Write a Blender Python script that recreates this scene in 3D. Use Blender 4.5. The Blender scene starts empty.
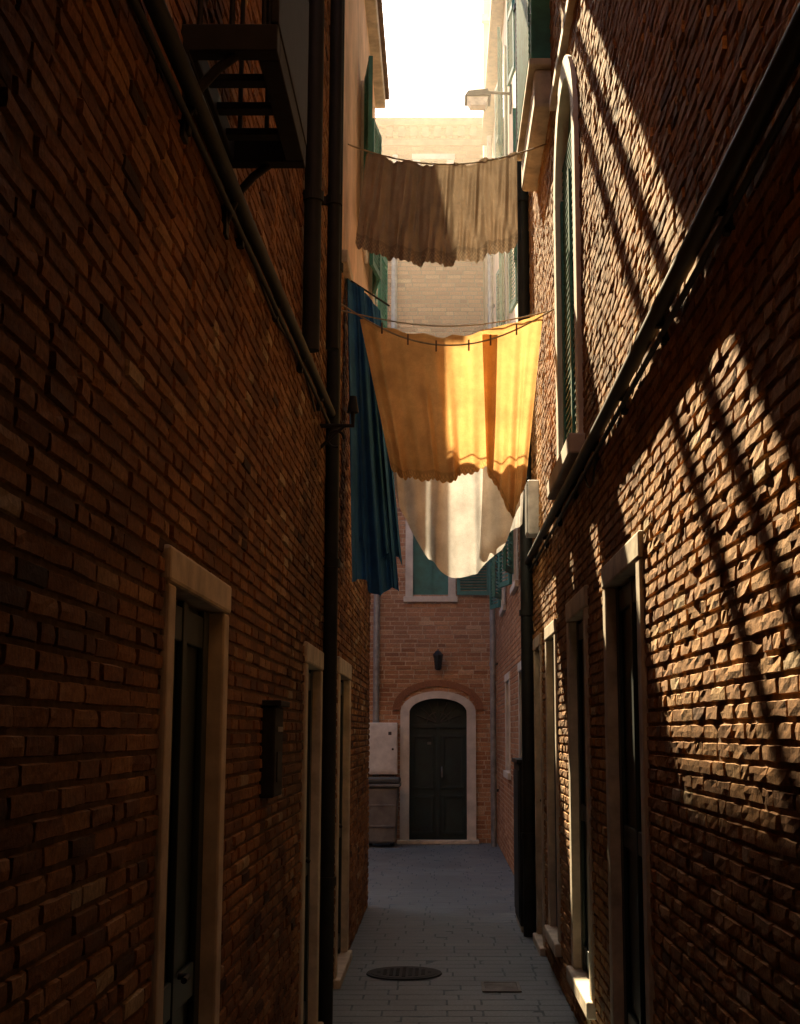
import bpy, math, random
import numpy as np
from mathutils import Vector, Matrix
random.seed(7); rng=np.random.default_rng(7)
scene=bpy.context.scene
scene.view_settings.view_transform='Standard'
try: scene.view_settings.look='None'
except Exception: pass
scene.view_settings.exposure=0
XL,XR,XF=-0.72,0.82,0.89     # alley wall planes
YE=21.5                      # end facade

# ------------------------------------------------------------ materials
def new_mat(name):
    m=bpy.data.materials.new(name); m.use_nodes=True
    nt=m.node_tree; b=nt.nodes['Principled BSDF']
    return m,nt,b
def ramp(nt,stops):
    r=nt.nodes.new('ShaderNodeValToRGB'); e=r.color_ramp.elements
    while len(e)>1: e.remove(e[-1])
    e[0].position=stops[0][0]; e[0].color=(*stops[0][1],1)
    for p,c in stops[1:]:
        n=e.new(p); n.color=(*c,1)
    return r
def noise(nt,scale,detail=3,rough=.6,coord='Object',dist=0.0):
    tc=nt.nodes.new('ShaderNodeTexCoord'); n=nt.nodes.new('ShaderNodeTexNoise')
    n.inputs['Scale'].default_value=scale; n.inputs['Detail'].default_value=detail
    n.inputs['Roughness'].default_value=rough; n.inputs['Distortion'].default_value=dist
    nt.links.new(tc.outputs[coord],n.inputs['Vector']); return n
def mixc(nt,a,b,fac,mode='MULTIPLY'):
    m=nt.nodes.new('ShaderNodeMix'); m.data_type='RGBA'; m.blend_type=mode
    if isinstance(fac,(int,float)): m.inputs[0].default_value=fac
    else: nt.links.new(fac,m.inputs[0])
    for s,i in ((a,6),(b,7)):
        if isinstance(s,tuple): m.inputs[i].default_value=(*s,1)
        else: nt.links.new(s,m.inputs[i])
    return m.outputs[2]
def bump(nt,b,h,strength,dist):
    n=nt.nodes.new('ShaderNodeBump'); n.inputs['Strength'].default_value=strength
    n.inputs['Distance'].default_value=dist
    nt.links.new(h,n.inputs['Height']); nt.links.new(n.outputs[0],b.inputs['Normal']); return n
def simple(name,col,rough=.7,metal=0,nscale=9,var=.45,bs=.3,bd=.004,spec=.5):
    m,nt,b=new_mat(name)
    n=noise(nt,nscale,4); lo=tuple(c*(1-var) for c in col); hi=tuple(min(1,c*(1+var*.5)) for c in col)
    r=ramp(nt,[(.3,lo),(.68,hi)]); nt.links.new(n.outputs[0],r.inputs[0])
    nt.links.new(r.outputs[0],b.inputs['Base Color'])
    b.inputs['Roughness'].default_value=rough; b.inputs['Metallic'].default_value=metal
    b.inputs['Specular IOR Level'].default_value=spec
    if bs>0: bump(nt,b,n.outputs[0],bs,bd*3)
    return m
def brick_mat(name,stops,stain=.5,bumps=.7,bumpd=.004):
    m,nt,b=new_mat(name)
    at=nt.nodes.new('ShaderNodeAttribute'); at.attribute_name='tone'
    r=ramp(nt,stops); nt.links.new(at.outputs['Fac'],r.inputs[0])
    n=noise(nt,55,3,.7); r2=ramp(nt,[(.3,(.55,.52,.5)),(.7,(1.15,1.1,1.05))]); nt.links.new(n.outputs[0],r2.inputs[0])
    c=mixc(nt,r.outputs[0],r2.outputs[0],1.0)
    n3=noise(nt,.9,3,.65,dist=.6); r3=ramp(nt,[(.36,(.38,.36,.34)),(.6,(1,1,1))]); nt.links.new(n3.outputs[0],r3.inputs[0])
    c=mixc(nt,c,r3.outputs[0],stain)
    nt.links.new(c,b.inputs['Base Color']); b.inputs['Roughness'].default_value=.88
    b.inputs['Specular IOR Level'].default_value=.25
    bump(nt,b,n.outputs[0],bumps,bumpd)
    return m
BR=brick_mat('brick_warm',[(0,(.17,.078,.027)),(.2,(.34,.16,.055)),(.55,(.52,.27,.095)),(.85,(.62,.37,.16)),(1,(.66,.5,.30))],.6)
BRL=brick_mat('brick_shaded',[(0,(.07,.034,.015)),(.2,(.18,.08,.03)),(.55,(.34,.16,.058)),(.85,(.44,.24,.1)),(1,(.54,.41,.25))],.8)  # darker copy of the warm brick; the left walls' shade is in its colour
BRP=brick_mat('brick_pale',[(0,(.32,.15,.08)),(.3,(.45,.23,.12)),(.7,(.58,.32,.17)),(1,(.64,.44,.28))],.35)
BRU=brick_mat('brick_red_upper',[(0,(.22,.09,.045)),(.3,(.32,.14,.07)),(.7,(.42,.2,.1)),(1,(.5,.3,.17))],.35)
MO=simple('mortar',(.28,.175,.1),.95,nscale=30,bs=0,spec=.2)
MOL=simple('mortar_darkened',(.17,.11,.07),.95,nscale=30,bs=0,spec=.2)  # mortar darkened to go with it, shade put into the colour
MOP=simple('mortar_pale',(.52,.4,.28),.95,nscale=14,bs=0,spec=.2)
def shader_brick(name,c1,c2,mo,axis):
    m,nt,b=new_mat(name)
    tc=nt.nodes.new('ShaderNodeTexCoord'); sx=nt.nodes.new('ShaderNodeSeparateXYZ'); cx=nt.nodes.new('ShaderNodeCombineXYZ')
    nt.links.new(tc.outputs['Object'],sx.inputs[0])
    nt.links.new(sx.outputs[axis],cx.inputs[0]); nt.links.new(sx.outputs[2],cx.inputs[1])
    t=nt.nodes.new('ShaderNodeTexBrick'); nt.links.new(cx.outputs[0],t.inputs['Vector'])
    t.inputs['Color1'].default_value=(*c1,1); t.inputs['Color2'].default_value=(*c2,1); t.inputs['Mortar'].default_value=(*mo,1)
    t.inputs['Scale'].default_value=1; t.inputs['Brick Width'].default_value=.22; t.inputs['Row Height'].default_value=.06
    t.inputs['Mortar Size'].default_value=.007
    nt.links.new(t.outputs[0],b.inputs['Base Color']); b.inputs['Roughness'].default_value=.9
    return m
SBY=shader_brick('brick_side_y',(.3,.14,.065),(.2,.09,.04),(.2,.14,.09),1)
SBX=shader_brick('brick_side_x',(.3,.14,.065),(.2,.09,.04),(.2,.14,.09),0)
STONE=simple('stone_trim',(.58,.5,.38),.8,nscale=7,var=.35,bs=.3)
STONEL=simple('stone_light',(.64,.58,.49),.8,nscale=5,var=.25,bs=.3)
STUCCO=simple('stucco_peach',(.70,.48,.30),.9,nscale=2.5,var=.3,bs=.2)
STUCW=simple('stucco_white',(.72,.58,.43),.9,nscale=2.5,var=.25,bs=.2)
GREEN=simple('door_green',(.010,.024,.022),.5,nscale=6,var=.5,bs=0)
SHUT=simple('shutter_green',(.03,.17,.14),.6,nscale=8,var=.4,bs=0)
METAL=simple('dark_iron',(.015,.015,.016),.7,metal=.0,nscale=20,bs=0,spec=.3)
PIPE=simple('pipe_dark',(.014,.017,.018),.65,metal=.0,nscale=8,bs=0,spec=.3)
PIPEL=simple('pipe_zinc',(.3,.3,.29),.5,metal=.4,nscale=8,bs=0)
GLASS=simple('dark_glass',(.02,.03,.035),.12,nscale=2,var=.4,bs=0)
PAVE=brick_mat('paving_stone',[(0,(.145,.19,.225)),(.5,(.16,.21,.245)),(1,(.185,.235,.27))],.4,.3,.003)
PAVE.node_tree.nodes['Principled BSDF'].inputs['Roughness'].default_value=.45
PAVE.node_tree.nodes['Principled BSDF'].inputs['Specular IOR Level'].default_value=.5
JOINT=simple('pave_joint',(.12,.15,.17),.95,bs=0)
GROUND=simple('ground_dirt',(.12,.11,.1),.95,nscale=2,bs=0)
ROOF=simple('roof_tile',(.3,.14,.08),.85,nscale=6,bs=0)
WOOD=simple('wood_dark',(.16,.09,.05),.75,nscale=12,bs=0)
WHITEP=simple('white_paint',(.7,.68,.63),.5,nscale=6,var=.25,bs=0)
BINM=simple('bin_plastic',(.16,.15,.135),.55,nscale=5,bs=0)
BINL=simple('bin_lid',(.06,.06,.055),.5,nscale=5,bs=0)
ROPE=simple('rope',(.35,.28,.18),.9,bs=0)
LAMPG=simple('lamp_glass',(.7,.7,.66),.3,bs=0)
def cloth_mat(name,col,trans,weave=260,band=None):
    m,nt,b=new_mat(name)
    out=nt.nodes['Material Output']
    n=noise(nt,6,4,.6); lo=tuple(c*.72 for c in col); hi=tuple(min(1,c*1.1) for c in col)
    r=ramp(nt,[(.3,lo),(.7,hi)]); nt.links.new(n.outputs[0],r.inputs[0])
    w=noise(nt,weave,1,.5); r2=ramp(nt,[(.35,(.8,.8,.8)),(.65,(1,1,1))]); nt.links.new(w.outputs[0],r2.inputs[0])
    c=mixc(nt,r.outputs[0],r2.outputs[0],.8)
    at=nt.nodes.new('ShaderNodeAttribute'); at.attribute_name='hem'
    c=mixc(nt,c,tuple(x*.4 for x in col),at.outputs['Fac'],'MIX')
    nt.links.new(c,b.inputs['Base Color']); b.inputs['Roughness'].default_value=.95; b.inputs['Specular IOR Level'].default_value=.1
    tr=nt.nodes.new('ShaderNodeBsdfTranslucent'); nt.links.new(c,tr.inputs[0])
    n2=noise(nt,35,3,.6); bn=bump(nt,b,n2.outputs[0],.5,.006); nt.links.new(bn.outputs[0],tr.inputs['Normal'])
    mx=nt.nodes.new('ShaderNodeMixShader'); mx.inputs[0].default_value=trans
    nt.links.new(b.outputs[0],mx.inputs[1]); nt.links.new(tr.outputs[0],mx.inputs[2]); nt.links.new(mx.outputs[0],out.inputs[0])
    return m
C_BROWN=cloth_mat('cloth_brown',(.41,.32,.23),.12)
C_OR=cloth_mat('cloth_orange',(.76,.44,.17),.42)
C_WH=cloth_mat('cloth_white',(.8,.81,.82),.2)
C_BL=cloth_mat('cloth_blue',(.05,.19,.44),.15)

# ------------------------------------------------------------ helpers
def link(o,parent=None):
    scene.collection.objects.link(o)
    if parent: o.parent=parent
    return o
def empty(name,loc=(0,0,0)):
    e=bpy.data.objects.new(name,None); e.empty_display_size=.2; link(e); return e
def mesh(name,v,f,mat,parent=None,smooth=False):
    me=bpy.data.meshes.new(name); me.from_pydata([tuple(p) for p in v],[],f); me.update()
    if mat: me.materials.append(mat)
    if smooth: me.polygons.foreach_set('use_smooth',[True]*len(me.polygons))
    return link(bpy.data.objects.new(name,me),parent)
def box(name,x0,x1,y0,y1,z0,z1,mat,parent=None,bev=.006):
    x0,x1=min(x0,x1),max(x0,x1); y0,y1=min(y0,y1),max(y0,y1)
    v=[(x,y,z) for x in(x0,x1) for y in(y0,y1) for z in(z0,z1)]
    f=[(0,1,3,2),(4,6,7,5),(0,4,5,1),(2,3,7,6),(0,2,6,4),(1,5,7,3)]
    o=mesh(name,v,f,mat,parent)
    if bev:
        b=o.modifiers.new('b','BEVEL'); b.width=bev; b.segments=2; b.limit_method='ANGLE'
    return o
def tube(name,pts,r,mat,parent=None,res=6,cyc=False):
    cu=bpy.data.curves.new(name,'CURVE'); cu.dimensions='3D'; cu.bevel_depth=r; cu.bevel_resolution=res; cu.use_fill_caps=True
    s=cu.splines.new('POLY'); s.points.add(len(pts)-1)
    for p,q in zip(s.points,pts): p.co=(*q,1)
    s.use_cyclic_u=cyc
    cu.materials.append(mat)
    o=link(bpy.data.objects.new(name,cu),parent); return o
def cyl(name,c,r0,r1,z0,z1,mat,parent=None,n=32):
    v=[];f=[]
    for i in range(n):
        a=2*math.pi*i/n; v.append((c[0]+r0*math.cos(a),c[1]+r0*math.sin(a),z0))
    for i in range(n):
        a=2*math.pi*i/n; v.append((c[0]+r1*math.cos(a),c[1]+r1*math.sin(a),z1))
    for i in range(n): f.append((i,(i+1)%n,n+(i+1)%n,n+i))
    f.append(tuple(range(n))[::-1]); f.append(tuple(range(n,2*n)))
    return mesh(name,v,f,mat,parent)

def free_intervals(a0,a1,z,openings):
    iv=[(a0,a1)]
    for op in openings:
        o0,o1,q0,q1=op[:4]
        if z<=q0 or z>=q1: continue
        if len(op)>4:   # arch: springing z
            sp=op[4]
            if z>sp:
                c=(o0+o1)/2; hw=(o1-o0)/2; k=(z-sp)/(q1-sp); w=hw*math.sqrt(max(0,1-k*k)); o0,o1=c-w,c+w
        nv=[]
        for s,e in iv:
            if o1<=s or o0>=e: nv.append((s,e)); continue
            if o0>s: nv.append((s,o0))
            if o1<e: nv.append((o1,e))
        iv=nv
    return iv
def brick_wall(name,mapf,a0,a1,z0,z1,ops,mats,parent,pitch=.054,blen=.2,gap=.010,h=.008,hv=.003,jit=.001,fine=True,flip=False,tl=.0022):
    B=[];M=[]; nrow=int(math.ceil((z1-z0)/pitch))
    for r in range(nrow):
        zz0=z0+r*pitch; zz1=min(zz0+pitch,z1); zc=(zz0+zz1)/2
        for s,e in free_intervals(a0,a1,zc,ops):
            M.append((s,e,zz0,zz1))
            p=a0-blen+((r%2)*.5+random.uniform(-.12,.12))*blen
            while p<e:
                L=blen*random.choice((1,1,1,.92,1.06,.55)); q0=max(p,s)+gap/2; q1=min(p+L,e)-gap/2
                if q1-q0>.025:
                    t=min(.9,max(0,random.gauss(.5,.2)))
                    if random.random()<.02: t=1.0
                    B.append((q0,q1,zz0+gap/2+random.uniform(-.001,.001),zz1-gap/2,h+random.uniform(-hv,hv),t))
                p+=L
    B=np.array(B); N=len(B)
    if fine:
        e=.005; nu=6; nv=5
        W=B[:,1]-B[:,0]; H=B[:,3]-B[:,2]
        U=np.stack([np.zeros(N),np.full(N,e),W*.36,W*.64,W-e,W],1)+B[:,0:1]
        V=np.stack([np.zeros(N),np.full(N,e*.8),H*.5,H-e*.8,H],1)+B[:,2:3]
        A=np.repeat(U[:,None,:],nv,1); Z=np.repeat(V[:,:,None],nu,2)
        Hh=np.full((N,nv,nu),-.003); Hh[:,1:-1,1:-1]=B[:,4][:,None,None]+rng.normal(0,jit,(N,nv-2,nu-2))
        for (j,i) in ((1,1),(1,-2),(-2,1),(-2,-2)): Hh[:,j,i]-=np.abs(rng.normal(0,jit*2.2,N))
        tilt=rng.normal(0,tl,(N,1)); Hh[:,1:-1,1:-1]+= (tilt*np.linspace(-1,1,nu-2)[None,:])[:,None,:]
        A=A+rng.normal(0,jit*1.5,A.shape); Z=Z+rng.normal(0,jit*1.1,Z.shape)
    else:
        nu=4;nv=4;e=.005
        U=np.stack([B[:,0],B[:,0]+e,B[:,1]-e,B[:,1]],1); V=np.stack([B[:,2],B[:,2]+e,B[:,3]-e,B[:,3]],1)
        A=np.repeat(U[:,None,:],nv,1); Z=np.repeat(V[:,:,None],nu,2)
        Hh=np.full((N,nv,nu),-.003); Hh[:,1:-1,1:-1]=B[:,4][:,None,None]
        A=A+rng.normal(0,jit,A.shape)
    K=nu*nv
    co=np.stack(mapf(A.reshape(-1),Z.reshape(-1),Hh.reshape(-1)),1)
    pat=[]
    for j in range(nv-1):
        for i in range(nu-1):
            q=[j*nu+i,j*nu+i+1,(j+1)*nu+i+1,(j+1)*nu+i]
            pat.append(q[::-1] if flip else q)
    pat=np.array(pat); F=(pat[None]+np.arange(N)[:,None,None]*K).reshape(-1,4)
    M=np.array(M); nm=len(M)
    ma=np.stack([M[:,0],M[:,1],M[:,1],M[:,0]],1).reshape(-1); mz=np.stack([M[:,2],M[:,2],M[:,3],M[:,3]],1).reshape(-1)
    mc=np.stack(mapf(ma,mz,np.zeros(len(ma))),1)
    mf=np.arange(nm*4).reshape(-1,4)+N*K
    if flip: mf=mf[:,::-1]
    allv=np.concatenate([co,mc]); allf=np.concatenate([F,mf])
    me=bpy.data.meshes.new(name)
    me.vertices.add(len(allv)); me.vertices.foreach_set('co',allv.astype(np.float32).reshape(-1))
    me.loops.add(allf.size); me.loops.foreach_set('vertex_index',allf.astype(np.int32).reshape(-1))
    me.polygons.add(len(allf)); me.polygons.foreach_set('loop_start',np.arange(0,allf.size,4,dtype=np.int32))
    me.polygons.foreach_set('loop_total',np.full(len(allf),4,dtype=np.int32))
    me.materials.append(mats[0]); me.materials.append(mats[1])
    mi=np.zeros(len(allf),dtype=np.int32); mi[len(F):]=1; me.polygons.foreach_set('material_index',mi)
    me.polygons.foreach_set('use_smooth',np.zeros(len(allf),dtype=bool))
    me.update(calc_edges=True); me.validate()
    at=me.attributes.new('tone','FLOAT','POINT')
    tv=np.concatenate([np.repeat(B[:,5],K),np.full(len(mc),.5)]).astype(np.float32); at.data.foreach_set('value',tv)
    return link(bpy.data.objects.new(name,me),parent)
def mapL(X): return lambda a,z,h:(X+h,a,z)
def mapR(X): return lambda a,z,h:(X-h,a,z)
def mapE(Y): return lambda a,z,h:(a,Y-h,z)

# door / window in a side wall.  s=+1: wall faces +X, s=-1: wall faces -X
def side_opening(kind,X,s,y0,y1,z0,z1,parent,fw=.11,proud=.022,leafd=.05,frame=STONE):
    P=bpy.data.objects.new(kind,None); link(P,parent)
    xo=X+s*proud; xi=X-s*.2
    box('jamb',xo,xi,y0,y0+fw,z0,z1-fw-.003,frame,P,.008)
    box('jamb',xo,xi,y1-fw,y1,z0,z1-fw-.003,frame,P,.008)
    box('lintel',xo+s*.004,xi,y0-.01,y1+.01,z1-fw,z1,frame,P,.01)
    xs=X+s*(proud+.03)
    box('sill',xs,xi,y0-.02,y1+.02,z0-.09,z0-.003,frame,P,.01)
    lx=X-s*leafd; a,b=y0+fw+.003,y1-fw-.003; zt=z1-fw-.006
    box('leaf',lx,lx-s*.04,a,b,z0,zt,GREEN,P,0)
    st=.09
    for q0,q1,w0,w1 in ((a,a+st,z0+.002,zt),(b-st,b,z0+.002,zt),((a+b)/2-.03,(a+b)/2+.03,z0+.002,zt)):
        box('stile',lx+s*.022,lx+s*.002,q0,q1,w0,w1,GREEN,P,.004)
    for w in (z0+.05,z0+(zt-z0)*.42,zt-.12):
        box('rail',lx+s*.018,lx+s*.002,a+st+.003,(a+b)/2-.033,w,w+.1,GREEN,P,.004)
        box('rail',lx+s*.018,lx+s*.002,(a+b)/2+.033,b-st-.003,w,w+.1,GREEN,P,.004)
    if kind=='door': tube('handle',[(lx+s*.02,(a+b)/2+.05,z0+(zt-z0)*.47),(lx+s*.05,(a+b)/2+.05,z0+(zt-z0)*.47),(lx+s*.05,(a+b)/2-.02,z0+(zt-z0)*.47)],.009,METAL,P,3)
    return (y0+.02,y1-.02,z0-.08,z1-.02)
def shutter(name,org,du,w,h,parent,mat=SHUT):
    du=Vector(du).normalized(); n=du.cross(Vector((0,0,1)))
    V=[];F=[]
    def slab(u0,u1,v0,v1,t0,t1,tilt=0):
        k=len(V)
        for u in(u0,u1):
            for t in(t0,t1):
                for z in(v0,v1):
                    zz=z+(tilt if t==t1 else -tilt)
                    V.append(Vector(org)+du*u+n*t+Vector((0,0,zz)))
        F.extend([tuple(k+q for q in g) for g in ((0,1,3,2),(4,6,7,5),(0,4,5,1),(2,3,7,6),(0,2,6,4),(1,5,7,3))])
    slab(0,.05,0,h,0,.035); slab(w-.05,w,0,h,0,.035)
    for z in(0,h*.5-.03,h-.06): slab(.052,w-.052,z,z+.06,.002,.033)
    k=int(h/.045)
    for i in range(1,k):
        z=i*h/k
        if abs(z-h*.5)<.05 or z<.08 or z>h-.08: continue
        slab(.052,w-.052,z,z+.008,.006,.03,.012)
    return mesh(name,V,F,mat,parent)

# ------------------------------------------------------------ ground & pavement
mesh('ground',[(-400,-400,-.03),(400,-400,-.03),(400,400,-.03),(-400,400,-.03)],[(0,1,2,3)],GROUND)
pv=empty('pavement')
fl=lambda a,z,h:(a,z,h-.003)
manh=(-.255,10.05)
brick_wall('alley_paving',fl,XL,XF,-5,14.0,[],(PAVE,JOINT),pv,pitch=.17,blen=.4,gap=.007,h=.0015,hv=.0007,jit=.0003,tl=.0004)
brick_wall('court_paving',fl,-6,XF,14.0,YE,[],(PAVE,JOINT),pv,pitch=.17,blen=.4,gap=.007,h=.0015,hv=.0007,jit=.0003,tl=.0004)

# ------------------------------------------------------------ left near building
HN=8.7
A=empty('brick_building')
opsL=[side_opening('door',XL,1,3.49,4.5,.06,2.18,A,fw=.095), side_opening('door',XL,1,7.15,8.15,.06,2.17,A)]
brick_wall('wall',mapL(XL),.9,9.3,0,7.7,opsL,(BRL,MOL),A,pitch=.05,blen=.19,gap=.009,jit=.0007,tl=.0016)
box('wall_rear_part',XL-.3,XL,-5,.9,0,7.7,SBY,A,0)
box('wall_upper',XL-.3,XL,-5,9.3,7.7,HN,SBY,A,0)
box('mass',XL-6,XL-.32,-5,9.3,0,HN-.01,SBX,A,0)
box('roof',XL-6.2,XL+.2,-5.2,9.35,HN,HN+.12,ROOF,A,.01)
# left far building
HB=8.6
Bb=empty('brick_building')
opsB=[side_opening('door',XL,1,9.5,10.75,.06,2.22,Bb,fw=.12)]
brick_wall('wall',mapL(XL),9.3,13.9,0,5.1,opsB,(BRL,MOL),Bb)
box('stucco_wall',XL-.3,XL+.015,9.302,13.9,5.1,HB,STUCCO,Bb,.01)
box('end_wall',XL-6,XL-.012,13.86,13.9,0,5.1,SBX,Bb,0)
box('mass',XL-6,XL-.302,9.37,13.85,0,HB-.02,SBX,Bb,0)
box('string_course',XL-.1,XL+.06,9.31,13.95,5.02,5.12,STONE,Bb,.01)
box('eave',XL-6.1,XL+.16,9.38,14.1,HB,HB+.1,WOOD,Bb,.01)
box('cornice',XL-.1,XL+.12,9.38,14.02,HB-.14,HB-.003,STONE,Bb,.01)
for yy,zz in ((11.35,6.0),(13.0,6.0)):
    box('window_frame',XL+.017,XL+.05,yy,yy+.75,zz,zz+1.45,STONEL,Bb,.008)
    box('window_glass',XL+.052,XL+.056,yy+.08,yy+.67,zz+.08,zz+1.37,GLASS,Bb,0)
    shutter('shutter',(XL+.08,yy-.02,zz),(.15,-1,0),.42,1.45,Bb)
    shutter('shutter',(XL+.06,yy+.77,zz),(.12,.9,0),.42,1.45,Bb)

# ------------------------------------------------------------ right near building
R=empty('brick_building')
opsR=[side_opening('window',XR,-1,5.4,6.65,.3,2.5,R,fw=.11),side_opening('window',XR,-1,7.45,8.58,.3,2.5,R,fw=.12),
      side_opening('window',XR,-1,9.45,10.35,.3,2.48,R,fw=.1),side_opening('door',XR,-1,10.85,11.65,.06,2.48,R,fw=.1)]
aw=(7.5,8.95,3.36,5.95,5.2)
brick_wall('wall',mapR(XR),.9,12.0,0,8.3,opsR+[(aw[0]+.06,aw[1]-.06,aw[2],aw[3]-.05,aw[4])],(BR,MO),R,flip=True)
W=bpy.data.objects.new('arched_window',None); link(W,R)
def arch_strip(name,y0,y1,zs,zt,fw,x0,x1,mat,parent,zb):
    c=(y0+y1)/2; hw=(y1-y0)/2; hh=zt-zs; n=20
    out=[(y0,zb)]+[(c-hw*math.cos(math.pi*i/n),zs+hh*math.sin(math.pi*i/n)) for i in range(n+1)]+[(y1,zb)]
    inn=[(y0+fw,zb)]+[(c-(hw-fw)*math.cos(math.pi*i/n),zs+(hh-fw)*math.sin(math.pi*i/n)) for i in range(n+1)]+[(y1-fw,zb)]
    v=[];f=[];m=len(out)
    for x in(x0,x1):
        for p in out: v.append((x,p[0],p[1]))
        for p in inn: v.append((x,p[0],p[1]))
    for i in range(m-1):
        for b in(0,2*m):
            f.append((b+i,b+i+1,b+m+i+1,b+m+i))
        f.append((i,i+1,2*m+i+1,2*m+i)); f.append((m+i,m+i+1,3*m+i+1,3*m+i))
    o=mesh(name,v,f,mat,parent); return o,inn
o,inn=arch_strip('stone_surround',aw[0],aw[1],aw[4],aw[3],.14,XR-.035,XR+.2,STONEL,W,aw[2])
box('sill',XR-.1,XR+.2,aw[0]-.06,aw[1]+.06,aw[2]-.12,aw[2]-.003,STONEL,W,.012)
nn=len(inn); mesh('shutter_panel',[(XR+.04,p[0],p[1]) for p in inn],[tuple(range(nn))],SHUT,W)
for q in np.arange(aw[2]+.05,5.5,.05):
    box('slat',XR+.01,XR+.035,aw[0]+.2,aw[1]-.2,q,q+.012,SHUT,W,0)
for q in (aw[0]+.143,(aw[0]+aw[1])/2-.03,aw[1]-.21): box('stile',XR-.002,XR+.038,q,q+.06,aw[2],5.25,SHUT,W,.004)
box('wall_rear_part',XR,XR+.3,-5,.9,0,8.3,SBY,R,0)
box('wall_upper',XR,XR+.3,-5,12,8.3,8.9,SBY,R,0)
box('mass',XR+.32,XR+6,-5,11.98,0,8.89,SBX,R,0)
box('end_return',XR+.001,XR+.32,11.94,12.0,0,8.3,SBX,R,0)
box('roof',XR-.2,XR+6,-5.2,12.1,8.9,9.0,ROOF,R,.01)
box('string_course',XR-.05,XR+.02,4.2,9.0,6.02,6.1,STONE,R,.01)
O=bpy.data.objects.new('oriel_window',None); link(O,R)
box('stone_corbel',XR-.13,XR+.02,9.3,10.9,6.2,6.5,STONE,O,.03)
box('corbel_lip',XR-.17,XR+.02,9.25,10.95,6.503,6.56,STONE,O,.01)
box('case',XR-.15,XR+.02,9.3,10.9,6.563,8.2,SHUT,O,.01)
for i in range(28): box('slat',XR-.165,XR-.153,9.36,10.84,6.65+i*.05,6.665+i*.05,SHUT,O,0)

# ------------------------------------------------------------ right far building
RF=empty('brick_building')
opsF=[side_opening('window',XF,-1,14.2,15.2,1.2,2.45,RF,fw=.1,frame=STONEL),side_opening('window',XF,-1,17.2,18.3,1.2,2.45,RF,fw=.1,frame=STONEL),
      side_opening('window',XF,-1,15.2,16.2,3.4,4.8,RF,fw=.1,frame=STONEL),side_opening('window',XF,-1,18.2,19.2,3.4,4.8,RF,fw=.1,frame=STONEL)]
brick_wall('wall',mapR(XF),12.0,YE,0,5.3,opsF,(BRP,MOP),RF,pitch=.065,blen=.22,fine=False,flip=True,h=.006,hv=.002)
box('stucco_wall',XF-.015,XF+.3,12.0,YE-.01,5.3,11.4,STUCW,RF,.01)
box('mass',XF+.32,XF+6,12.01,YE-.02,0,11.38,SBX,RF,0)
box('eave',XF-.2,XF+6,12.12,YE-.02,11.4,11.5,WOOD,RF,.01)
for yy,zz in ((13.3,6.3),(16.6,6.3),(13.3,9.0),(16.6,9.0)):
    box('window_frame',XF-.05,XF-.017,yy,yy+.8,zz,zz+1.6,STONEL,RF,.008)
    box('window_glass',XF-.056,XF-.052,yy+.08,yy+.72,zz+.08,zz+1.52,GLASS,RF,0)
    shutter('shutter',(XF-.07,yy-.02,zz),(-.12,-1,0),.45,1.6,RF)
    shutter('shutter',(XF-.07,yy+.82,zz),(-.12,1,0),.45,1.6,RF)
for yy in (15.2,18.2):
    shutter('shutter',(XF-.06,yy-.02,3.45),(-.25,-1,0),.45,1.3,RF); shutter('shutter',(XF-.06,yy+1.02,3.45),(-.25,1,0),.45,1.3,RF)

# ------------------------------------------------------------ end building
HE=11.8
E=empty('brick_building')
win_op=(-.52,.22,3.82,5.3)
brick_wall('wall',mapE(YE),-6,XF+.3,0,6.0,[(-.58,.51,0,2.3,1.92),win_op],(BRP,MOP),E,pitch=.07,blen=.23,fine=False,h=.006,hv=.003)
brick_wall('upper_wall',mapE(YE),-6,.72,6.0,HE,[(-.42,.2,9.9,11.15)],(BRU,MOL),E,pitch=.07,blen=.23,fine=False,h=.006,hv=.003)
box('mass',-6,.7,YE+.3,YE+7,0,HE-.02,SBX,E,0)
for i in range(34):
    x=-6+.1+i*.2
    if x<.62: box('dentil',x,x+.11,YE-.09,YE-.012,HE-.25,HE-.08,ROOF,E,0)
box('cornice',-6,.74,YE-.13,YE+.4,HE-.07,HE+.06,ROOF,E,.01)
box('cornice_band',-6,.72,YE-.05,YE-.012,HE-.4,HE-.3,ROOF,E,.005)
for (a,b,c,d) in (win_op,(-.42,.2,9.9,11.15)):
    Wd=bpy.data.objects.new('window',None); link(Wd,E)
    f=.09
    box('jamb',a-.03,a+f,YE-.04,YE+.15,c,d,STONEL,Wd,.006); box('jamb',b-f,b+.03,YE-.04,YE+.15,c,d,STONEL,Wd,.006)
    box('lintel',a-.05,b+.05,YE-.045,YE+.15,d+.002,d+.1,STONEL,Wd,.006); box('sill',a-.06,b+.06,YE-.08,YE+.15,c-.09,c-.002,STONEL,Wd,.008)
    box('glass',a+f+.002,b-f-.002,YE+.1,YE+.11,c+.002,d-.002,SHUT if c<5 else GLASS,Wd,0)
    box('mullion',(a+b)/2-.02,(a+b)/2+.02,YE+.06,YE+.097,c+.002,d-.002,SHUT if c<5 else WHITEP,Wd,0)
    if c<5: shutter('shutter',(b+.05,YE-.05,c+.02),(1,-.03,0),.52,d-c-.04,Wd)
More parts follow.
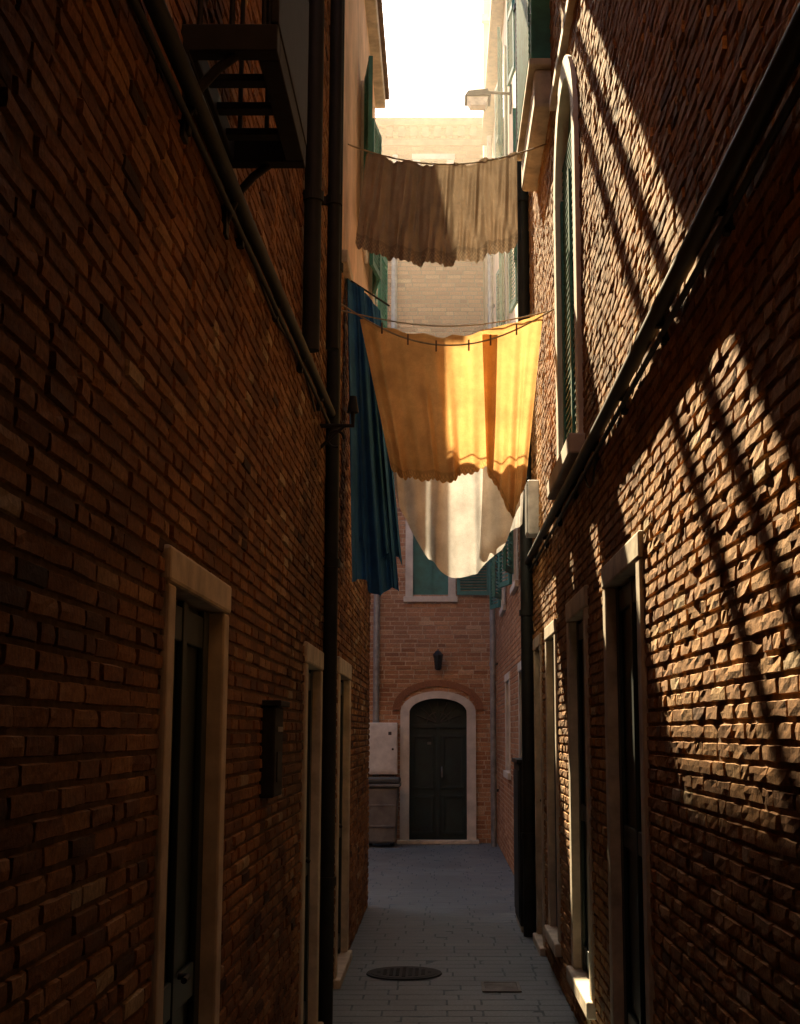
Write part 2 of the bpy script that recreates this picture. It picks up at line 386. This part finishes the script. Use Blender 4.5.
# arched door
D=bpy.data.objects.new('arched_door',None); link(D,E)
def arch_x(name,x0,x1,zs,zt,fw,y0,y1,mat,parent,zb=0.0):
    c=(x0+x1)/2; hw=(x1-x0)/2; hh=zt-zs; n=22
    out=[(x0,zb)]+[(c-hw*math.cos(math.pi*i/n),zs+hh*math.sin(math.pi*i/n)) for i in range(n+1)]+[(x1,zb)]
    inn=[(x0+fw,zb)]+[(c-(hw-fw)*math.cos(math.pi*i/n),zs+(hh-fw*.8)*math.sin(math.pi*i/n)) for i in range(n+1)]+[(x1-fw,zb)]
    v=[];f=[];m=len(out)
    for y in(y0,y1):
        for p in out: v.append((p[0],y,p[1]))
        for p in inn: v.append((p[0],y,p[1]))
    for i in range(m-1):
        for b in(0,2*m): f.append((b+i,b+i+1,b+m+i+1,b+m+i))
        f.append((i,i+1,2*m+i+1,2*m+i)); f.append((m+i,m+i+1,3*m+i+1,3*m+i))
    mesh(name,v,f,mat,parent); return inn
inn=arch_x('stone_surround',-.62,.56,2.0,2.33,.14,YE-.05,YE+.3,STONEL,D)
arch_x('brick_arch',-.74,.68,2.06,2.5,.12,YE-.03,YE+.05,BRP,D,2.04)
mesh('leaf',[(p[0],YE+.2,p[1]) for p in inn],[tuple(range(len(inn)))],GREEN,D)
box('meeting_stile',-.06,0,YE+.17,YE+.198,.02,2.1,GREEN,D,.004)
for xx in(-.44,.03):
    for z0,z1 in((.12,.72),(.82,1.65)):
        for q in ((xx,xx+.34,z0,z0+.04),(xx,xx+.34,z1-.04,z1),(xx,xx+.04,z0+.042,z1-.042),(xx+.3,xx+.34,z0+.042,z1-.042)):
            box('panel_mould',q[0],q[1],YE+.175,YE+.197,q[2],q[3],GREEN,D,.003)
box('transom_bar',-.47,.41,YE+.165,YE+.197,1.76,1.82,GREEN,D,.004)
for i in range(1,8):
    a=math.pi*i/8; tube('fanlight_bar',[(-.03,YE+.185,1.83),(-.03-.38*math.cos(a),YE+.185,1.83+.34*math.sin(a))],.01,BINL,D,2)
tube('fanlight_ring',[(-.03-.18*math.cos(math.pi*i/12),YE+.185,1.83+.18*math.sin(math.pi*i/12)) for i in range(13)],.01,BINL,D,2)
box('letter_slot',-.2,-.1,YE+.18,YE+.196,1.5,1.54,BINM,D,0)
box('door_step',-.66,.6,YE-.22,YE-.055,-.0,.06,STONE,D,.01)
tube('handle',[(.03,YE+.17,1.0),(.03,YE+.1,1.0),(.03,YE+.1,1.15),(.03,YE+.17,1.15)],.012,PIPEL,D,3)

T=empty('stucco_building')
box('wall',.82,8,YE+2.5,YE+10,0,24,STUCW,T,.02)
for z in(8,11.5,15,18.5): box('string_course',.78,8,YE+2.4,YE+2.5,z,z+.15,STONEL,T,.01)
for z in(9,12.6,16): box('window_glass',1.4,2.2,YE+2.47,YE+2.495,z,z+1.6,GLASS,T,0)
C=empty('brick_building'); box('wall',-12,-6,13.9,YE+7,0,6,SBY,C,0); box('roof',-12,-5.8,13.9,YE+7,6,6.2,ROOF,C,0)
C2=empty('brick_building'); box('wall',-7,7,-9,-5.25,0,8.7,SBX,C2,0); box('roof',-7.1,7.1,-9.1,-5.23,8.7,8.85,ROOF,C2,0)  # C2: unseen block added close behind the viewer to shut out skylight
Br=empty('shadow_blocker_bridge')  # unseen bridge added to cast the shadow edge on the right wall
box('span',XL+.001,XR-.001,7.95,9.0,7.55,8.85,SBX,Br,0); box('soffit',XL+.001,XR-.001,7.9,9.05,7.47,7.545,WOOD,Br,.005)
box('blocker_roof',XL+.202,XR-.202,7.8,9.15,8.85,8.95,ROOF,Br,0)
box('window_glass',-.25,.35,9.001,9.02,7.9,8.5,GLASS,Br,0)
# unseen passage over the viewer, added to darken the near walls
Sp=empty('shade_blocker_passage')
box('blocker_mass',XL+.012,XR-.012,-4.9,2.1,3.15,8.68,SBX,Sp,0)
for y in np.arange(-4.7,2.0,.55): box('blocker_joist',XL+.014,XR-.014,y,y+.12,3.03,3.148,WOOD,Sp,.005)
for yy,zz in((10.0,7.95),(11.0,8.35)):  # unseen beams added to throw shadow stripes across the right wall
    t=empty('shadow_blocker_beam'); box('beam',XL+.017,XR-.002 ,yy-.05,yy+.05,zz-.05,zz+.05,WOOD,t,.01)

# ------------------------------------------------------------ pipes, cables
def drain(x,y,z0,z1,r,mat=PIPE,br=1.9,s=1,wall=XL):
    P=empty('drainpipe'); tube('pipe',[(x,y,z0),(x,y,z1)],r,mat,P)
    z=z0+.8
    while z<z1:
        cyl('collar',(x,y),r*1.25,r*1.25,z,z+.05,mat,P,20); box('bracket',min(x,wall),max(x,wall),y-.015,y+.015,z+.005,z+.045,METAL,P,0); z+=br
    return P
drain(XL+.05,8.3,0,HN-.02,.043)
drain(XL+.06,6.7,3.62,HN-.02,.045)
drain(XL+.15,6.95,3.7,HN-.02,.035)
drain(XR-.06,11.85,0,8.88,.055,wall=XR)
drain(XF-.08,20.9,0,11.3,.045,PIPEL,wall=XF)
p=empty('drainpipe'); tube('pipe',[(-1.0,YE-.08,0),(-1.0,YE-.08,7.4),(-.95,YE-.08,7.6),(-.8,YE-.08,7.75),(-.75,YE-.08,7.95),(-.75,YE-.08,11.2)],.05,PIPEL,p)
def conduit(pts,r,wall,mat=PIPE):
    P=empty('cable_conduit'); tube('conduit',pts,r,mat,P)
    (x0,y0,z0),(x1,y1,z1)=pts[0],pts[-1]; n=int((y1-y0)/1.1)
    for i in range(n+1):
        k=(i+.4)/(n+1); y=y0+(y1-y0)*k; z=z0+(z1-z0)*k
        box('clip',min(wall,x0),max(wall,x0)+0.0,y-.02,y+.02,z-r-.02,z+r+.012,METAL,P,.004)
conduit([(XL+.045,2.1,3.37),(XL+.045,4.5,3.46),(XL+.045,8.25,3.66)],.024,XL)
conduit([(XL+.03,2.1,3.29),(XL+.03,8.25,3.59)],.010,XL)
conduit([(XR-.05,2.1,3.18),(XR-.05,6,3.155),(XR-.05,11.8,3.17)],.03,XR)
conduit([(XR-.03,2.1,3.1),(XR-.03,11.8,3.09)],.011,XR)
cb=empty('wall_cable'); tube('cable',[(XL+.02,y,3.55+.06*math.sin(y*2.1)-.012*y) for y in np.arange(3.5,7.5,.1)],.006,METAL,cb,2)
cb=empty('wall_cable'); tube('cable',[(XR-.03,y,3.17-.5*math.sin(max(0,(y-6.6))/.8*math.pi)*.4) for y in np.arange(6.6,7.45,.05)],.006,METAL,cb,2)
ib=empty('wall_bracket'); tube('arm',[(XL,7.9,3.5),(XL+.2,7.9,3.5),(XL+.2,7.9,3.6)],.014,METAL,ib,3); cyl('insulator',(XL+.2,7.9),.035,.02,3.58,3.68,PIPE,ib,16)
tube('brace',[(XL,7.9,3.36),(XL+.15,7.9,3.5)],.01,METAL,ib,3); tube('scroll',[(XL+.1+.05*math.cos(a),7.9,3.42+.05*math.sin(a)) for a in np.linspace(0,5,14)],.008,METAL,ib,2)
jb=empty('junction_box'); box('case',XR-.1,XR,11.0,11.25,3.3,3.75,PIPEL,jb,.01); box('lid',XR-.108,XR-.102,11.02,11.23,3.32,3.73,PIPEL,jb,0)

# ------------------------------------------------------------ balcony basket (left, high)
Bk=empty('iron_balcony')
bx0,bx1,by0,by1,bz=XL,XL+.27,3.5,4.3,3.56
box('edge',bx0,bx1,by0,by0+.06,bz,bz+.08,METAL,Bk,.004); box('edge',bx0,bx1,by1-.06,by1,bz,bz+.08,METAL,Bk,.004)
box('edge',bx1-.06,bx1,by0+.062,by1-.062,bz+.001,bz+.08,METAL,Bk,.004); box('edge',bx0,bx0+.04,by0+.062,by1-.062,bz+.001,bz+.08,METAL,Bk,.004)
for i in range(3): 
    y=by0+.2+i*.18; box('floor_slat',bx0+.04,bx1-.062,y,y+.05,bz+.012,bz+.035,METAL,Bk,.003)
box('side_panel',bx1-.02,bx1+.003,by0-.002,by1+.002,bz+.082,bz+.6,METAL,Bk,.004)
for z in(bz+.62,bz+.95):
    tube('rail',[(bx0,by0+.02,z),(bx1-.01,by0+.02,z),(bx1-.01,by1-.02,z),(bx0,by1-.02,z)],.014,METAL,Bk,3)
for i in range(9):
    y=by0+.02+i*(by1-by0-.04)/8; tube('bar',[(bx1-.01,y,bz+.6),(bx1-.01,y,bz+.95)],.008,METAL,Bk,2)
for i in range(3):
    for y in(by0+.02,by1-.02): tube('bar',[(bx0+.05+i*.09,y,bz+.06),(bx0+.05+i*.09,y,bz+.95)],.008,METAL,Bk,2)
for y in(by0+.03,by1-.03):
    tube('brace',[(bx0+.01,y,bz-.2),(bx0+.05,y,bz-.1),(bx0+.1,y,bz-.04),(bx0+.15,y,bz)],.014,METAL,Bk,3)
    box('brace_plate',bx0,bx0+.02,y-.03,y+.03,bz-.25,bz-.0,METAL,Bk,.003)

lb=empty('letter_box'); box('case',XL,XL+.06,5.5,5.78,1.44,1.8,METAL,lb,.008); box('hood',XL,XL+.085,5.48,5.8,1.8+.002,1.825,METAL,lb,.004); box('slot',XL+.061,XL+.066,5.55,5.73,1.7,1.72,PIPEL,lb,0); box('plate',XL+.061,XL+.065,5.56,5.72,1.5,1.62,PIPE,lb,0)

mc=empty('meter_cabinet'); box('case',XR-.13,XR,12.05,12.9,.05,1.42,PIPE,mc,.01); box('cap',XR-.15,XR,12.03,12.92,1.422,1.46,PIPE,mc,.005); box('door',XR-.138,XR-.132,12.1,12.85,.12,1.36,PIPE,mc,0); box('plinth',XR-.12,XR,12.06,12.88,0,.048,STONE,mc,0)
box('near_door',XR-.11,XR-.02,12.042,12.048,.12,1.36,METAL,mc,0)

wl=empty('wall_lamp'); box('plate',-.08,.02,YE-.03,YE-.01,2.75,2.95,METAL,wl,.004)
tube('arm',[(-.03,YE-.03,2.9),(-.03,YE-.16,2.97),(-.03,YE-.2,2.93)],.013,METAL,wl,3)
cyl('cap',(-.03,YE-.2),.09,.03,2.88,2.95,METAL,wl,8); cyl('glass',(-.03,YE-.2),.05,.075,2.68,2.879,GLASS,wl,8); cyl('base',(-.03,YE-.2),.03,.052,2.65,2.678,METAL,wl,8)
for i in range(4):
    a=math.pi/4+i*math.pi/2; tube('bar',[(-.03+.05*math.cos(a),YE-.2+.05*math.sin(a),2.67),(-.03+.08*math.cos(a),YE-.2+.08*math.sin(a),2.88)],.006,METAL,wl,2)
sl=empty('street_lamp'); box('wall_plate',XF-.035,XF-.015,15.5,15.7,9.2,9.5,METAL,sl,.004)
tube('arm',[(XF-.03,15.6,9.42),(.6,15.6,9.44),(.35,15.6,9.43)],.018,METAL,sl,3)
v=[(.3,15.45,9.33),(.62,15.45,9.33),(.62,15.75,9.33),(.3,15.75,9.33),(.34,15.5,9.42),(.58,15.5,9.44),(.58,15.7,9.44),(.34,15.7,9.42)]
mesh('hood',v,[(0,1,5,4),(1,2,6,5),(2,3,7,6),(3,0,4,7),(4,5,6,7),(3,2,1,0)],METAL,sl)
v=[(.33,15.48,9.328),(.59,15.48,9.328),(.59,15.72,9.328),(.33,15.72,9.328),(.37,15.52,9.24),(.55,15.52,9.24),(.55,15.68,9.24),(.37,15.68,9.24)]
mesh('diffuser',v,[(0,4,5,1),(1,5,6,2),(2,6,7,3),(3,7,4,0),(4,7,6,5),(0,1,2,3)],LAMPG,sl)

ub=empty('utility_box'); box('case',-1.22,-.66,YE-.22,YE-.01,1.05,1.84,WHITEP,ub,.012); box('door',-1.19,-.69,YE-.228,YE-.222,1.09,1.8,WHITEP,ub,.002)
cyl('lock',(-.73,YE-.232),.015,.015,1.42,1.45,METAL,ub,12); box('label',-.8,-.75,YE-.232,YE-.229,1.65,1.7,BINL,ub,0)
bn=empty('waste_bin')
def taper(name,x0,x1,y0,y1,z0,z1,k,mat,par,bev=.02):
    cx,cy=(x0+x1)/2,(y0+y1)/2
    v=[(cx+(x-cx)*s,cy+(y-cy)*s,z) for z,s in((z0,k),(z1,1)) for x,y in((x0,y0),(x1,y0),(x1,y1),(x0,y1))]
    o=mesh(name,v,[(3,2,1,0),(4,5,6,7),(0,1,5,4),(1,2,6,5),(2,3,7,6),(3,0,4,7)],mat,par)
    b=o.modifiers.new('b','BEVEL'); b.width=bev; b.segments=3; return o
taper('body',-1.14,-.62,YE-.85,YE-.33,.06,.88,.84,BINM,bn,.04)
box('rim',-1.17,-.59,YE-.88,YE-.3,.882,.93,BINM,bn,.015)
taper('lid',-1.16,-.60,YE-.87,YE-.31,.933,1.02,1.0,BINL,bn,.03)
for z in(.3,.6): box('rib',-1.105,-.665,YE-.845,YE-.80,z,z+.03,BINM,bn,.006)
for x in(-1.05,-.73): 
    o=cyl('wheel',(0,0),.07,.07,-.025,.025,METAL,bn,20); o.rotation_euler=(0,math.pi/2,0); o.location=(x,YE-.4,.07)

mh=empty('manhole_cover'); cyl('rim',manh,.27,.265,.002,.010,METAL,mh,48); cyl('lid',manh,.235,.235,.0105,.013,METAL,mh,48)
for i in range(-4,5):
    for j in range(-4,5):
        if i*i+j*j<17: box('stud',manh[0]+i*.045-.013,manh[0]+i*.045+.013,manh[1]+j*.045-.013,manh[1]+j*.045+.013,.0132,.017,METAL,mh,0)
dg=empty('drain_grate'); box('frame',.28,.54,9.35,9.37,.002,.010,BINM,dg,0);box('frame',.28,.54,9.68,9.70,.002,.010,BINM,dg,0);box('frame',.28,.30,9.372,9.678,.002,.010,BINM,dg,0);box('frame',.52,.54,9.372,9.678,.002,.010,BINM,dg,0)
box('pan',.301,.519,9.373,9.677,.002,.005,METAL,dg,0)
for i in range(8): box('bar',.302,.518,9.385+i*.036,9.402+i*.036,.0055,.0095,PIPEL,dg,0)

# ------------------------------------------------------------ laundry
def cloth(name,top,bot,mat,parent,nu=160,nv=70,freq=9,amp=.03,seed=1,hemw=.03,pinch=.3,xamp=.012,lace=False,sc=26):
    r=np.random.default_rng(seed); ph=r.uniform(0,6.28,8); am=r.uniform(.4,1,8)
    v=[];hem=[]
    for j in range(nv+1):
        t=j/nv
        for i in range(nu+1):
            u=i/nu
            a=Vector(top(u)); b=Vector(bot(u)); p=a.lerp(b,t)
            s=0
            for k in range(5):
                fr=freq*(.45+.38*k); s+=am[k]*math.sin(fr*6.283*(u+.02*math.sin(3*t+ph[k]))+ph[k]+.8*t*math.sin(ph[k+1]*3))/(1+.75*k)
            g=pinch+(1-pinch)*t**.8
            p.y+=amp*s*g; p.x+=xamp*math.cos(freq*6.283*u*.8+ph[5]+t)*g*math.sin(math.pi*u)
            p.z+=.006*math.sin(freq*6.283*u*.83+ph[6])*(t**3)
            if lace: p.z-=.016*abs(math.sin(u*math.pi*sc))*max(0,(t-.93)/.07)
            v.append(p); 
            d=(1-t)*(a-b).length
            hm_=.5 if d<hemw and d>hemw*.75 else 0.0
            if lace and d<hemw*.75: hm_=.6 if (int(u*sc*4)+int(d/.014))%2 else 0
            if t<.03: hm_=.3
            hem.append(hm_)
    f=[(j*(nu+1)+i,j*(nu+1)+i+1,(j+1)*(nu+1)+i+1,(j+1)*(nu+1)+i) for j in range(nv) for i in range(nu)]
    o=mesh(name,v,f,mat,parent,True)
    at=o.data.attributes.new('hem','FLOAT','POINT'); at.data.foreach_set('value',np.array(hem,dtype=np.float32))
    return o
def L(a,b,t): return a+(b-a)*t
def interp(pts,u):
    for (u0,*p),(u1,*q) in zip(pts,pts[1:]):
        if u<=u1:
            k=(u-u0)/(u1-u0); k=k*k*(3-2*k)*.5+k*.5
            return [L(a,b,k) for a,b in zip(p,q)]
    return list(pts[-1][1:])
hb=empty('brown_cloth')
tb=lambda u:(L(-.565,.59,u),9.8,6.07-.10*math.sin(math.pi*u)+.012*math.sin(26*u))
bb=lambda u:(L(-.64,.585,u),9.8,5.34-.15*max(0,math.sin(math.pi*u))**.8+.01*math.sin(31*u))
cloth('cloth',tb,bb,C_BROWN,hb,nu=420,nv=110,freq=13,amp=.038,seed=3,hemw=.10,pinch=.7,xamp=.006,lace=True)
cl=empty('clothesline'); tube('rope',[(L(XL,XR,k),9.8-.012,6.14-.17*max(0,math.sin(math.pi*k))**.9) for k in np.linspace(0,1,30)],.006,ROPE,cl,3)
ho=empty('orange_cloth')
to=lambda u:(L(-.575,.40,u),9.4,4.62-.12*math.sin(math.pi*u*.8)+.008*math.sin(30*u))
bo=lambda u:(L(-.345,.36,u),9.4,interp([(0,3.53),(.15,3.47),(.55,3.45),(.85,3.52),(1,3.56)],u)[0])
cloth('main',to,bo,C_OR,ho,nu=260,nv=110,freq=5,amp=.045,seed=5,hemw=.06,pinch=.5,lace=True,sc=18)
to2=lambda u:(L(.30,.735,u),9.34,4.53+.12*u**1.3)
bo2=lambda u:(L(.33,.60,u),9.34,interp([(0,3.50),(.35,3.35),(.65,3.17),(1,3.42)],u)[0])
cloth('drape',to2,bo2,C_OR,ho,nu=120,nv=110,freq=3,amp=.045,seed=8,hemw=.05,pinch=.3,lace=True,sc=9)
cl=empty('clothesline'); tube('rope',[(L(XL,XR,k),9.31+.02*math.sin(9*k),4.72-.04*k-.30*math.sin(math.pi*k)) for k in np.linspace(0,1,30)],.006,ROPE,cl,3)
for k in (.2,.32,.45,.6,.7,.82):
    x=L(XL,XR,k); z=4.72-.04*k-.30*math.sin(math.pi*k); box('peg',x-.006,x+.006,9.285,9.298,z-.05,z+.03,WOOD,cl,.002)
cl=empty('clothesline'); tube('rope',[(L(XL,XR,k),9.42,4.70-.12*math.sin(math.pi*k)) for k in np.linspace(0,1,30)],.005,ROPE,cl,3)
hw=empty('white_sheet')
tw=lambda u:(L(-.5,.66,u),10.4,4.5-.06*math.sin(math.pi*u))
bw=lambda u:(L(-.42,.62,u),10.4,interp([(0,3.85),(.12,3.4),(.3,3.01),(.5,2.88),(.68,2.90),(.85,3.08),(1,3.42)],u)[0])
cloth('sheet',tw,bw,C_WH,hw,freq=4,amp=.055,seed=11,hemw=.03,pinch=.3,xamp=.03)
tw2=lambda u:(L(.35,.70,u),10.46,4.45)
bw2=lambda u:(L(.3,.64,u),10.46,L(3.05,3.3,u))
cloth('fold',tw2,bw2,C_WH,hw,nu=60,freq=4,amp=.03,seed=13)
cl=empty('clothesline'); tube('rope',[(L(XL,XR,k),10.4,4.6-.11*math.sin(math.pi*k)) for k in np.linspace(0,1,30)],.005,ROPE,cl,3)
hbl=empty('blue_cloth')
cl=empty('clothesline'); tube('rope',[(XL,9.62,5.03),(XL+.32,10.25,5.0)],.008,METAL,cl,3)
for (q,sd,zz,dx) in ((0,21,2.74,0),(1,24,3.0,.02),(2,27,3.3,-.03)):
    t_=lambda u,q=q:(L(XL+.03,XL+.22+.02*q,u),L(9.68,9.9,u)+.09*q,5.02-.12*u**2)
    b_=lambda u,q=q,zz=zz,dx=dx:(L(XL+.10+dx,XL+.42+dx,u),L(9.62,9.95,u)+.09*q,zz+.05*math.sin(9*u+q)-.05*u)
    cloth('garment',t_,b_,C_BL,hbl,nu=120,freq=4.5,amp=.05,seed=sd,hemw=.03,pinch=.4,xamp=.02)

# ------------------------------------------------------------ haze in the sunlit court (real, homogeneous)
hz=box('haze',-5.9,XF-.1,12.5,YE-.25,2.6,16,None,None,0)
hm=bpy.data.materials.new('haze'); hm.use_nodes=True; n_=hm.node_tree
n_.nodes.remove(n_.nodes['Principled BSDF'])
vs=n_.nodes.new('ShaderNodeVolumeScatter'); vs.inputs['Density'].default_value=.0125; vs.inputs['Anisotropy'].default_value=.45; vs.inputs['Color'].default_value=(1,.9,.76,1)
n_.links.new(vs.outputs[0],n_.nodes['Material Output'].inputs['Volume']); hz.data.materials.append(hm)

# ------------------------------------------------------------ light, world, camera
sd=Vector((-.17,1,.87)).normalized()
li=bpy.data.lights.new('sun','SUN'); li.energy=32; li.angle=math.radians(.5); li.color=(1,.77,.46)
so=bpy.data.objects.new('sun',li); link(so); so.rotation_euler=(-sd).to_track_quat('-Z','Y').to_euler(); so.location=(-3,20,20)
w=bpy.data.worlds.new('World'); scene.world=w; w.use_nodes=True; nt=w.node_tree
sky=nt.nodes.new('ShaderNodeTexSky'); sky.sky_type='NISHITA'; sky.sun_disc=False
sky.sun_elevation=math.asin(sd.z); sky.sun_rotation=math.atan2(sd.x,sd.y); sky.dust_density=3; sky.air_density=1.0; sky.ozone_density=1
bg=nt.nodes['Background']; nt.links.new(sky.outputs[0],bg.inputs[0]); bg.inputs[1].default_value=.36
cam=bpy.data.cameras.new('camera'); co=bpy.data.objects.new('camera',cam); link(co)
co.location=(0,0,1.7); co.rotation_euler=(math.radians(90+9.2),0,0)
cam.sensor_width=36; cam.lens=47.7; cam.shift_x=-40/1024; cam.clip_end=1500; cam.clip_start=.05
scene.camera=co
